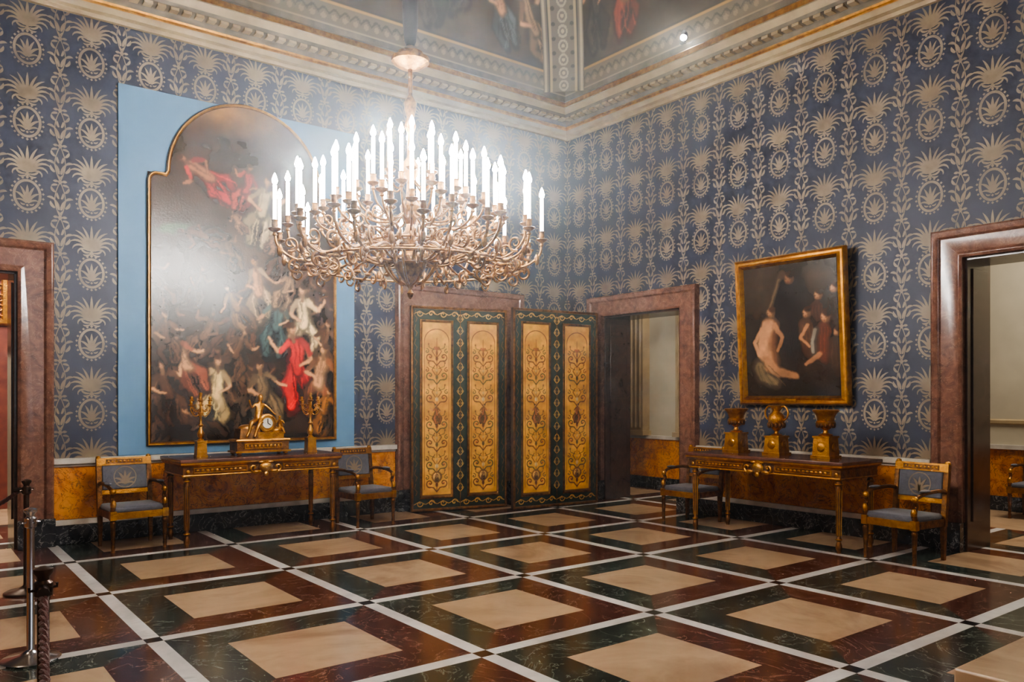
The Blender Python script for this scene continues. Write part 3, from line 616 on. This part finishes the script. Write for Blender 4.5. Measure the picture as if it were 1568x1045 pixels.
# ---------------------------------------------------------------- console tables
def table(name,W,D,loc,rot):
    e=empty(name,loc,rot); H=.93
    b=MB(); b.box(-W/2,W/2,-D/2,D/2,H-.035,H,0); b.obj('marble_top',[T_top],e,bevel=.006)
    b=MB(); w=W/2-.04; d=D/2-.04
    pth=[(-W/2+.01,-D/2+.01),(W/2-.01,-D/2+.01),(W/2-.01,D/2-.01),(-W/2+.01,D/2-.01)]
    b.sweep(pth,[(.05,H-.09),(.02,H-.075),(.0,H-.055),(.0,H-.035),(.06,H-.035)],lambda x,y,z:(x,y,z),True)
    b.box(-w,w,-d,d,H-.17,H-.07,1)
    for x0,x1 in((-w+.1,-.2),(.2,w-.1)):
        b.sweep([(x0,H-.155),(x1,H-.155),(x1,H-.085),(x0,H-.085)],[(0,0),(.006,.01),(.014,.01),(.02,0)],lambda a,z,dd:(a,-d-dd,z),True)
        for k in range(int((x1-x0)/.05)-1): xx=x0+.05+k*.05; b.ell((xx,-d-.004,H-.12),(.02,.012,.014),0,None,8,5)
    b.tube([(-w,-d-.004,H-.172),(w,-d-.004,H-.172)],.009,6); b.tube([(-w-.004,-d,H-.172),(-w-.004,d,H-.172)],.009,6); b.tube([(w+.004,-d,H-.172),(w+.004,d,H-.172)],.009,6)
    b.ell((0,-d-.02,H-.12),(.075,.035,.06)); 
    for s_ in(1,-1):
        b.tube([(s_*(p[0]),-d-.02,H-.13+p[1]) for p in catmull([(.06,-.03),(.12,-.05),(.17,-.01),(.15,.03),(.12,.02),(.13,0)],5)],.012,6)
        b.ell((s_*.1,-d-.02,H-.165),(.05,.02,.02)); b.ell((s_*.05,-d-.02,H-.06),(.04,.02,.016))
    b.ell((0,-d-.025,H-.195),(.03,.02,.035))
    legp=[(.040,.76),(.040,.745),(.026,.735),(.034,.72),(.036,.70),(.024,.685),(.032,.66),(.030,.6),(.024,.3),(.020,.16),(.028,.15),(.030,.135),(.018,.12),(.026,.10),(.032,.075),(.030,.04),(.020,.02),(.024,0)]
    for x in(-w+.05,w-.05):
        for y in(-d+.05,d-.05):
            b.box(x-.045,x+.045,y-.045,y+.045,.74,H-.07,0); b.lathe(legp[::-1],(x,y,0),14,1)
            for k in range(8): a=2*pi*k/8; b.tube([(x+.024*math.cos(a),y+.024*math.sin(a),.18),(x+.031*math.cos(a),y+.031*math.sin(a),.64)],.004,4)
            b.ell((x,y,.70),(.042,.042,.016)); b.ell((x,y,.14),(.036,.036,.014)); b.ell((x,y-.046,.80),(.022,.01,.022))
    b.obj('gilded_base',[m_gold,m_golddark],e,bevel=0); return e
table('console_table',1.84,.80,(-5.43,-.70,0),0)
table('console_table',2.02,.80,(-.80,-4.48,0),-pi/2)
# ---------------------------------------------------------------- armchairs
def chair(loc,rot):
    e=empty('armchair',loc,rot); g=MB()
    W=.275; yf,yb=-.26,.25; bl=.60
    fl=[(.024,0),(.018,.02),(.022,.05),(.018,.07),(.026,.28),(.030,.30),(.022,.315),(.030,.33)]
    for x in(-W+.02,W-.02):
        g.lathe([(r,z) for r,z in fl],(x,yf+.02,0),10,1); g.box(x-.03,x+.03,yf-.01,yf+.05,.33,.42,0)
        g.box(x-.022,x+.022,yb-.03,yb+.02,0,.33,1,taper=.7)
        M=Matrix.Translation((x,yb,.33))@Matrix.Rotation(-.12,4,'X'); g.box(-.024,.024,-.022,.022,0,bl,1,M)
        g.ell((0,0,bl+.012),(.026,.026,.022),0,M)
        s_=1 if x>0 else -1
        g.tube(catmull([(x,yb+.03,.66),(x+s_*.01,yb-.1,.68),(x+s_*.012,-.08,.67),(x+s_*.008,-.2,.64),(x,-.235,.61)],5),.019,8,1); g.ell((x,-.235,.62),(.032,.028,.032))
        g.tube(catmull([(x,yf+.03,.42),(x,yf+.01,.49),(x,yf+.05,.55),(x,-.235,.60)],5),[.026]*8+[.02]*8,8,1)
        g.ell((x,yf+.01,.49),(.030,.028,.046)); g.ell((x+s_*.008,-.08,.692),(.028,.085,.014),2)
    g.box(-W,W,yf,yf+.035,.335,.405,0); g.box(-W,W,yb-.02,yb+.01,.335,.405,1)
    for x in(-W,W-.03): g.box(x,x+.03,yf,yb,.335,.405,1)
    M=Matrix.Translation((0,yb,.33))@Matrix.Rotation(-.12,4,'X')
    g.box(-W,W,-.025,.025,bl-.075,bl+.005,0,M); g.box(-W+.02,W-.02,-.018,.018,.215,.26,0,M)
    g.box(-W+.09,W-.09,-.03,-.02,bl-.06,bl-.012,1,M)
    for k in range(9): g.ell((-.16+k*.04,-.03,bl-.036),(.013,.006,.013),0,M,8,4)
    g.box(-W+.045,W-.045,-.012,.012,.26,bl-.075,1,M)
    for a,L,w_,bd in((90,.15,.028,0),(76,.15,.026,-34),(104,.15,.026,34),(58,.14,.024,-70),(122,.14,.024,70),(36,.11,.02,-95),(144,.11,.02,95)):
        v,q=leafq(0,.315,a,L,w_,bd); g.add([(p[0],-.0325-.0003*(a%7),p[1]) for p in v],q,3,False,M)
    v,q=ringq(0,.392,.118,.118,.012); g.add([(p[0],-.0325,p[1]) for p in v],q,3,False,M)
    g.obj('gilded_frame',[m_gold,m_golddark,m_uph,m_motif],e,fixn=False)
    def cush(n,x0,x1,y0,y1,z0,z1,M=None,bv=.03):
        c=MB(); c.box(x0,x1,y0,y1,z0,z1,0,M); o=c.obj(n,[m_uph],e,bevel=bv); o.modifiers['bevel'].segments=4
        for p in o.data.polygons: p.use_smooth=True
        try: o.data.set_sharp_from_angle(angle=3.1)
        except Exception: pass
    cush('seat_cushion',-W+.012,W-.012,yf+.012,yb-.025,.39,.46)
    cush('back_cushion',-W+.05,W-.05,-.028,.0,.262,bl-.077,M,.012)
    return e
c0=chair((-6.70,-.60,0),.06); dup(c0,(-4.02,-.72,0),.08); dup(c0,(-.66,-3.13,0),-pi/2+.04); dup(c0,(-.84,-5.93,0),-pi/2-.1)
dup(c0,(3.1,-5.75,0),-pi/2)
# ---------------------------------------------------------------- skin statues
def skin_fig(name,J,E,parent,mat,M=None):
    me=bpy.data.meshes.new(name); me.from_pydata([j[:3] for j in J],E,[]); me.materials.append(mat)
    o=bpy.data.objects.new(name,me); COL.objects.link(o); o.parent=parent
    if M is not None: o.matrix_local=M
    s=o.modifiers.new('skin','SKIN'); s.use_smooth_shade=True
    for v,j in zip(me.skin_vertices[0].data,J): v.radius=(j[3],j[3])
    me.skin_vertices[0].data[0].use_root=True
    u=o.modifiers.new('sub','SUBSURF'); u.levels=1; u.render_levels=1; return o
ck=empty('mantel_clock',(-5.37,-.72,.93)); b=MB()
for x in(-.27,.27):
    for y in(-.1,.1): b.ell((x,y,.02),(.03,.03,.02))
b.box(-.32,.32,-.14,.14,.03,.05); b.box(-.30,.30,-.125,.125,.05,.155,1); b.sweep([(-.30,-.125),(.30,-.125),(.30,.125),(-.30,.125)],[(0,.15),(-.018,.165),(-.01,.18),(.05,.185)],lambda x,y,z:(x,y,z),True)
b.box(-.28,.28,-.11,.11,.17,.185)
b.sweep([(-.22,.07),(.22,.07),(.22,.135),(-.22,.135)],[(0,0),(.004,.008),(.012,.008),(.016,0)],lambda a,z,d:(a,-.125-d,z),True)
for k in range(9): b.ell((-.18+k*.045,-.128,.10),(.018,.008,.022),0,None,8,5)
b.box(-.25,-.03,-.09,.09,.185,.30,1,taper=1.12); b.box(-.05,.25,-.10,.10,.185,.26); b.ell((-.14,0,.30),(.11,.09,.05)); b.ell((.18,0,.27),(.09,.09,.05)); b.ell((.0,.03,.32),(.14,.08,.10),1)
R_=Matrix.Translation((.06,-.06,.36))@Matrix.Rotation(pi/2,4,'X')
b.lathe([(.0,-.06),(.10,-.06),(.105,-.03),(.10,0),(.11,.02),(.105,.035),(.085,.04),(.083,.03),(.0,.03)],(0,0,0),28,0,R_); b.lathe([(.0,.031),(.06,.031),(.06,.034),(0,.034)],(0,0,0),24,2,R_)
b.tube([tuple(R_@Vector((0,0,.04))),tuple(R_@Vector((.0,.05,.04)))],.004,4,3); b.tube([tuple(R_@Vector((0,0,.04))),tuple(R_@Vector((.035,-.02,.04)))],.004,4,3)
b.tube([(.25,-.05,.26),(.22,-.05,.40)],.012,6); b.ell((.235,-.03,.31),(.035,.03,.06))
b.obj('clock_case',[m_gold,m_golddark,D_white,m_black],ck)
sJ=[(-.02,.0,.40,.045),(-.01,.0,.47,.036),(.0,0,.545,.046),(.005,0,.60,.02),(.01,-.01,.655,.034),(.055,0,.575,.018),(.11,-.03,.52,.014),(.15,-.05,.47,.011),(.175,-.06,.455,.012),(-.05,0,.575,.018),(-.10,-.02,.53,.014),(-.13,-.05,.59,.011),(-.14,-.06,.63,.012),(-.05,-.03,.385,.036),(-.13,-.09,.37,.026),(-.15,-.09,.27,.018),(-.19,-.11,.205,.014),(.02,-.03,.385,.034),(-.04,-.10,.35,.024),(-.08,-.10,.25,.016),(-.10,-.13,.20,.013),(.01,.0,.70,.02)]
sE=[(0,1),(1,2),(2,3),(3,4),(2,5),(5,6),(6,7),(7,8),(2,9),(9,10),(10,11),(11,12),(0,13),(13,14),(14,15),(15,16),(0,17),(17,18),(18,19),(19,20),(4,21)]
skin_fig('seated_figure',sJ,sE,ck,m_gold)
kJ=[(.23,.0,.32,.028),(.235,-.005,.37,.026),(.235,0,.41,.012),(.235,-.01,.445,.024),(.20,-.03,.39,.011),(.17,-.06,.36,.009),(.265,-.02,.385,.011),(.275,-.05,.35,.009),(.21,-.05,.30,.019),(.20,-.08,.24,.013),(.25,-.06,.30,.019),(.265,-.09,.23,.013)]
skin_fig('putto',kJ,[(0,1),(1,2),(2,3),(1,4),(4,5),(1,6),(6,7),(0,8),(8,9),(0,10),(10,11)],ck,m_gold)
# candelabra
def candelabrum(loc):
    e=empty('candelabrum',loc); b=MB()
    b.box(-.06,.06,-.06,.06,0,.02); b.box(-.05,.05,-.05,.05,.02,.16,0,taper=1.1); b.box(-.056,.056,-.056,.056,.16,.178)
    b.lathe([(.04,.178),(.03,.19),(.02,.2),(.034,.225),(.04,.26),(.02,.30),(.014,.33),(.03,.35),(.014,.37),(.012,.44),(.028,.46),(.034,.49),(.014,.52),(.012,.60),(.025,.615),(.03,.63),(.012,.64),(.016,.68),(.02,.70),(.014,.71)],seg=14)
    for k in range(6):
        Mx=Matrix.Rotation(2*pi*k/6+.2,4,'Z'); z=.0 if k%2 else .05
        b.tube([(p[0],0,p[1]+z) for p in catmull([(.01,.48),(.05,.45),(.09,.47),(.115,.52),(.11,.56)],5)],.007,6,0,Mx)
        b.tube([(p[0],0,p[1]+z) for p in spir(.065,.505,.03,1.1,-pi/2,1,14)],.005,5,0,Mx)
        b.lathe([(.006,-.02),(.012,-.01),(.028,0),(.03,.006),(.014,.01),(.018,.03),(.014,.045)],(.11,0,.57+z),10,0,Mx)
    b.obj('gilt_candelabrum_body',[m_gold],e); return e
q=candelabrum((-6.03,-.72,.93)); dup(q,(-4.75,-.72,.93))
# urns
def urn(loc,kind):
    e=empty('gilt_urn',loc); b=MB()
    b.box(-.115,.115,-.115,.115,0,.03); b.box(-.09,.09,-.09,.09,.03,.22 if kind else .2,0,taper=1.12)
    for s_ in(1,-1): b.ell((0,s_*.1,.12),(.05,.01,.05)); b.ell((s_*.1,0,.12),(.01,.05,.05))
    z=.22 if kind else .2; b.box(-.1,.1,-.1,.1,z,z+.02); z+=.02
    if kind==1:
        P=[(.07,0),(.075,.015),(.03,.03),(.022,.06),(.05,.08),(.095,.12),(.10,.15),(.085,.165),(.09,.2),(.11,.24),(.135,.265),(.138,.28),(.12,.285),(.09,.27)]
    else:
        P=[(.06,0),(.065,.012),(.025,.025),(.02,.05),(.05,.075),(.085,.14),(.095,.19),(.085,.23),(.05,.265),(.04,.28),(.055,.30),(.07,.33),(.072,.34),(.05,.345),(.02,.335)]
        for s_ in(1,-1): b.tube([(0,s_*p[0],z+p[1]) for p in catmull([(.08,.17),(.13,.2),(.15,.27),(.11,.33),(.06,.325)],6)],.011,7)
    b.lathe(P,(0,0,z),20)
    for k in range(12): a=2*pi*k/12; b.ell((.085*math.cos(a),.085*math.sin(a),z+.12),(.018,.018,.035),1,None,6,5)
    b.obj('gilt_urn_body',[m_gold,m_golddark],e); return e
urn((-.75,-3.88,.93),1); urn((-.75,-4.43,.93),0); urn((-.75,-5.04,.93),1)
# ---------------------------------------------------------------- rope barriers
def stanchion(e,loc,mat):
    b=MB()
    b.lathe([(.16,0),(.165,.012),(.15,.022),(.06,.04),(.03,.06),(.022,.07),(.022,.80),(.034,.81),(.034,.86),(.022,.87),(.024,.885),(.036,.90),(.036,.915),(.012,.925)],loc,seg=24)
    for k in range(4): a=pi/2*k+.4; b.tube([(loc[0]+.03*math.cos(a),loc[1]+.03*math.sin(a),.835),(loc[0]+.055*math.cos(a),loc[1]+.055*math.sin(a),.835),(loc[0]+.055*math.cos(a),loc[1]+.055*math.sin(a),.85)],.006,6)
    b.obj('post',[mat],e); return e
P1=(-7.86,-2.25,0);P2=(-8.06,-4.19,0);P3=(-8.25,-6.16,0);P4=(-8.47,-7.95,0);P0=(-8.75,-1.7,0)
def rope(e,a,c_,sag):
    A=Vector(a)+Vector((0,0,.835));C=Vector(c_)+Vector((0,0,.835)); b=MB(); n=90; d=(C-A).normalized(); A+=d*.05; C-=d*.05
    side=d.cross(Vector((0,0,1))).normalized()
    for st in range(3):
        pts=[]
        for i in range(n+1):
            t=i/n; p=A.lerp(C,t); p.z-=sag*4*t*(1-t); ph=t*(C-A).length/.09*2*pi+st*2*pi/3
            pts.append(p+side*math.cos(ph)*.009+Vector((0,0,1))*math.sin(ph)*.009)
        b.tube(pts,.0105,6)
    b.tube([A-d*.02,A+d*.04],.022,8,1); b.tube([C-d*.04,C+d*.02],.022,8,1); b.obj('twisted_rope',[m_rope,m_steeldark],e)
e1=empty('rope_barrier'); stanchion(e1,P3,m_steeldark); stanchion(e1,P4,m_steeldark); rope(e1,P3,P4,.28)
e2=empty('rope_barrier'); stanchion(e2,P1,m_steeldark); stanchion(e2,P0,m_steeldark); rope(e2,P1,P0,.2)
e3=empty('barrier_post'); stanchion(e3,P2,m_steel)
b=MB(); b.box(-4.22,-2.2,-9.6,-7.86,0,.14); b.obj('stone_plinth',[F_cream],bevel=.012)
# spotlights on the cornice
def spot(loc,target,en,col,blend=.8,size=1.9):
    e=empty('cornice_spotlight',loc); b=MB(); d=(Vector(target)-Vector(loc)).normalized(); Q_=d.to_track_quat('Z','Y').to_matrix().to_4x4()
    b.lathe([(.03,-.09),(.05,-.08),(.05,.05),(.055,.055),(.055,.06),(.045,.06),(.04,.04)],(0,0,.0),16,0,Q_); b.lathe([(.0,.041),(.044,.041),(.044,.046),(0,.046)],(0,0,0),16,1,Q_)
    b.box(-.012,.012,-.012,.012,-.10,-.02,0); b.box(-.05,.05,-.04,.04,-.11,-.10,0)
    b.obj('lamp_body',[m_black,m_flame],e)
    L=bpy.data.lights.new('spot_lamp','SPOT'); L.energy=en; L.color=col; L.spot_size=size; L.spot_blend=blend; L.shadow_soft_size=.12
    o=bpy.data.objects.new('spot_lamp',L); COL.objects.link(o); o.parent=e; o.location=d*.09; o.rotation_euler=d.to_track_quat('-Z','Y').to_euler()
warm=(1,.75,.49)
spot((-.33,-2.73,6.43),(-6,-5.5,0),150,(1,.85,.66))
spot((-9.0,YF+.33,6.43),(-5.5,-.5,.1),560,warm,.8,1.5)  # unseen warm spot added behind the camera to light the back wall
spot((XL+.33,-8.0,6.43),(-1.0,-5.0,.0),560,warm,.8,1.5); spot((XL+.33,-3,6.43),(-2,-7,0),220,warm)  # two more unseen spots, added as warm fill from the left
# unseen windows added in the camera-side wall to bring in fill light
for i,(p,q,z0,z1) in enumerate(OPF):
    b=MB(); 
    for x in(p+.03,(p+q)/2,q-.03): b.box(x-.03,x+.03,YF-.3,YF-.24,z0,z1)
    for z in(z0+.03,z0+1.0,z0+2.0,z0+3.0,z1-.03): b.box(p,q,YF-.3,YF-.24,z-.025,z+.025)
    b.obj('window_%d'%(i+1),[m_white])
    L=bpy.data.lights.new('window_daylight','AREA'); L.shape='RECTANGLE'; L.size=q-p; L.size_y=z1-z0; L.energy=(70,70)[i]; L.color=(.90,.94,1)  # area light added outside each opening as soft fill
    o=bpy.data.objects.new('window_daylight',L); COL.objects.link(o); o.location=((p+q)/2,YF-.5,(z0+z1)/2); o.rotation_euler=(pi/2,0,0)
# ---------------------------------------------------------------- adjoining rooms
m_red=plain('damask_red',lin(90,36,30),.7,0,lin(120,58,42),8)
def dpanel(b,fn,a0,a1,d):
    for dd,z0,z1,m in((.05,0,.2,2),(.03,.2,.86,1),(.07,.86,.92,3)):
        A=fn(a0,0);B_=fn(a1,-dd); b.box(min(A[0],B_[0]),max(A[0],B_[0]),min(A[1],B_[1]),max(A[1],B_[1]),z0,z1,m)
b=MB(); b.box(3.6,3.7,-10,-3.2,0,4.6); b.box(TH,3.7,-10.1,-10,0,4.6); b.box(TH,3.7,-3.3,-3.2,0,4.6); dpanel(b,lambda a,d:(3.6+d,a),-10,-3.3,0)
b.box(1.75,1.85,-3.2,.6,0,4.6); b.box(TH,1.85,.55,.65,0,4.6); dpanel(b,lambda a,d:(1.75+d,a),-3.2,.5,0)
for y in(.02,-1.15): 
    b.box(1.58,1.75,y-.22,y+.22,.92,3.6,4); b.box(1.54,1.75,y-.26,y+.26,.92,1.0,4); b.box(1.52,1.75,y-.28,y+.28,3.5,3.7,4)
    for k in range(4): b.lathe([(.02,1.05),(.02,3.4)],(1.58,y-.15+k*.1,0),8,4)
for y in(-5.2,-7.2,-8.6): b.sweep([(y-.6,1.2),(y+.6,1.2),(y+.6,3.8),(y-.6,3.8)],[(0,0),(.02,.03),(.06,.03),(.08,0)],lambda a,z,d:(3.6-d,a,z),True,mat=4)
b.obj('wall_adjoining_right',[m_beige,D_yellow,D_dark,D_white,m_white])
b=MB(); b.box(TH,3.8,-10.2,.7,4.6,4.7); b.obj('ceiling_adjoining_right',[m_white])
b=MB(); b.box(.38,3.8,-10.2,.7,-.02,-.003); b.obj('floor_adjoining_right',[F_cream])
b=MB(); b.box(-10.6,-6.4,3.6,3.7,0,4.6,0); b.box(-10.6,-10.5,TH,3.7,0,4.6,0); b.box(-6.5,-6.4,TH,3.7,0,4.6,0); b.box(-10.6,-6.4,TH,3.7,4.6,4.7,1); b.obj('wall_adjoining_back',[m_red,m_beige])
b=MB(); b.box(-10.6,-6.4,.38,3.7,-.02,-.003); b.obj('floor_adjoining_back',[F_cream])
b=MB(); 
for x in(-7.85,-8.6): b.box(x-.1,x+.1,3.5,3.6,0,2.3,1)
b.box(-8.7,-7.7,3.48,3.6,2.3,2.5,1); b.box(-8.5,-7.95,3.57,3.6,0,2.3,2)
b.sweep([(-8.7,2.6),(-7.4,2.6),(-7.4,3.6),(-8.7,3.6)],[(0,0),(.03,.05),(.08,.05),(.1,0)],lambda a,z,d:(a,3.6-d,z),True)
for k in range(10):
    for j in range(6): b.tube([(-8.6+k*.12+p[0],3.58,2.72+j*.14+p[1]) for p in spir(0,0,.06,1.2,k+j,1 if k%2 else -1,12)],.01,5)
b.obj('door_2',[m_gold,D_frame,m_beige])
for loc,en,sz in(((2.3,-6.8,4.5),230,1.5),((1.15,-1.2,4.5),75,.7),((-8,2,4.5),420,1.2)):  # added area lights without fixtures, brightening the rooms behind the doorways
    L=bpy.data.lights.new('ceiling_lamp','AREA'); L.size=sz; L.energy=en; L.color=(1,.93,.8)
    o=bpy.data.objects.new('ceiling_lamp',L); COL.objects.link(o); o.location=loc
# ---------------------------------------------------------------- world + camera
w=bpy.data.worlds.new('World'); SC.world=w; w.use_nodes=True; wn=w.node_tree
wn.nodes['Background'].inputs[0].default_value=(.55,.68,.9,1); wn.nodes['Background'].inputs[1].default_value=.4
vs_=wn.nodes.new('ShaderNodeVolumeScatter'); vs_.inputs['Density'].default_value=.009; vs_.inputs['Anisotropy'].default_value=.76; vs_.inputs['Color'].default_value=(.82,.92,1,1)  # thin haze added to suggest lens bloom around the candles
wn.links.new(vs_.outputs[0],wn.nodes['World Output'].inputs['Volume'])
try:
    SC.view_settings.look='AgX - Medium High Contrast'; SC.view_settings.exposure=-.25
except Exception: pass
cam=bpy.data.cameras.new('camera'); co=bpy.data.objects.new('camera',cam); COL.objects.link(co)
co.location=(-8.726,-9.814,1.6); co.rotation_euler=(pi/2,0,-math.atan2(.612,.791)); cam.lens=28.19; cam.sensor_width=36; cam.shift_y=.0539; cam.clip_start=.05
SC.camera=co
